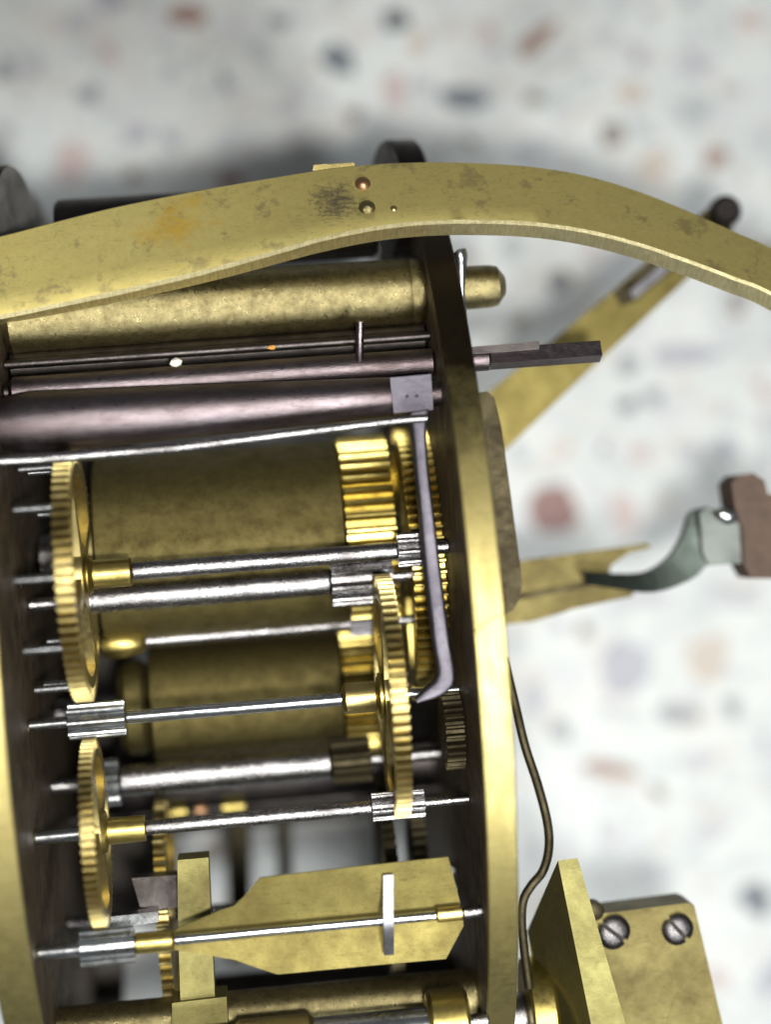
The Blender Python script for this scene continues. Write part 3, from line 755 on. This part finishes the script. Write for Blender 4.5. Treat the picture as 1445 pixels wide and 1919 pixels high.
# bracket with two slotted screws at lower right
l0 = U(1200, 1850, -3)
t = thing('screw_bracket', 'brass bracket block with two slotted steel screws at lower right', 'bracket', l0)
bm = BM()
a = [U(1046, 1613, -1.9)-l0, U(1083, 1608, -1.9)-l0, U(1173, 1919, -2.1)-l0, U(1215, 2060, -2.2)-l0, U(1130, 2060, -2.2)-l0, U(1108, 1919, -2.1)-l0]
b = [p+Vector((-.25 if i in (0, 4, 5) else .05, 0.0, -2.2)) for i, p in enumerate(a)]
b[0] = U(988, 1745, -3.9)-l0; b[1] = U(1055, 1665, -3.9)-l0; b[5] = U(1015, 1925, -4.4)-l0; b[4] = U(1040, 2060, -4.4)-l0
va = [bm.verts.new(p) for p in a]; vb = [bm.verts.new(p) for p in b]
bm.faces.new(va); bm.faces.new(vb[::-1])
for i in range(6): bm.faces.new((va[i], vb[i], vb[(i+1) % 6], va[(i+1) % 6]))
finish('side_plate', bm, 'olive', t, bev=.03)
zp = -3.3
bm = BM(); prism(bm, [U(x, y, zp)-l0 for x, y in [(1085, 1718), (1290, 1692), (1302, 1697), (1355, 1919), (1390, 2060), (1130, 2060)]], (0, 0, -1.0)); blk = finish('block', bm, 'block', t, bev=.05)
def slotscrew(px, py, r, z, ang):
    R3 = upx(r, z); g = R3*.13
    bm = BM()
    # two half domes leave a real slot between them
    for s in (1, -1):
        rows = []
        for q in range(6):
            f = q/5; h = R3*.42*math.sqrt(max(0, 1-(f*.98)**2))
            rows.append([(R3*f*math.cos(a2), R3*f*math.sin(a2), h+.06) for a2 in np.linspace(0, math.pi, 17)])
        vs = [[bm.verts.new((x, s*(max(y, 0)+g), zz)) for x, y, zz in row] for row in rows]
        lowv = [bm.verts.new((x, s*(max(y, 0)+g), -.04)) for x, y, zz in rows[-1]]
        for k in range(5):
            for i in range(16):
                try: bm.faces.new((vs[k][i], vs[k][i+1], vs[k+1][i+1], vs[k+1][i]))
                except ValueError: pass
        for i in range(16): bm.faces.new((vs[-1][i], vs[-1][i+1], lowv[i+1], lowv[i]))
        wall = [vs[k][0] for k in range(5, -1, -1)]+[vs[k][16] for k in range(1, 6)]
        bm.faces.new(wall+[lowv[16], lowv[0]])
    bmesh.ops.remove_doubles(bm, verts=bm.verts, dist=1e-4)
    o = finish('screw', bm, 'screw', t); o.location = U(px, py, z)-l0; o.rotation_euler.z = math.radians(ang)
    bm = BM(); lathe(bm, [(-.03, R3*.9), (.012, R3*.9), (.014, 0)], 20); q = finish('slot_floor', bm, 'backing', o); q.rotation_euler = (0, -math.pi/2, 0); return o
slotscrew(1150, 1746, 29, zp+.02, -42); slotscrew(1270, 1741, 27, zp+.02, -52)
bm = BM(); lathe(bm, [(0, .2), (.3, .2), (.36, .1), (.36, 0)], 20); o = finish('stud', bm, 'brown', t); o.location = U(1110, 1702, zp-.3)-l0; o.rotation_euler = (0, -math.pi/2, 0)
# scribed circle on the block: a fine raised burr
bm = BM(); cx, cy = 1400, 1945
tube(bm, [U(cx+150*math.cos(a2), cy-160*math.sin(a2), zp+.003)-l0 for a2 in np.linspace(2.15, 3.3, 24)], .011, 6); finish('scribed_line', bm, 'olive', t)
# brass ring behind the wire
t, X, P_ = axthing('brass_ring', 'bright brass ring with black stub beside the bottom of the right plate', 1010, 1905, -4.0, 'ring')
bm = BM(); lathe(bm, [(X(985), P_(50)), (X(985), P_(108)), (X(990), P_(112)), (X(1028), P_(112)), (X(1034), P_(106)), (X(1034), P_(50))], 64); finish('ring', bm, 'gold', t)
mesh_rod(t, 'black', 'stub', X(1034)+.002, X(1068), P_(48), ch=.1); mesh_rod(t, 'steel', 'axle', XR1-t['_x']+.003, X(985)+.05, P_(48))
for o in bpy.data.objects:
    if '_x' in o.keys(): del o['_x']
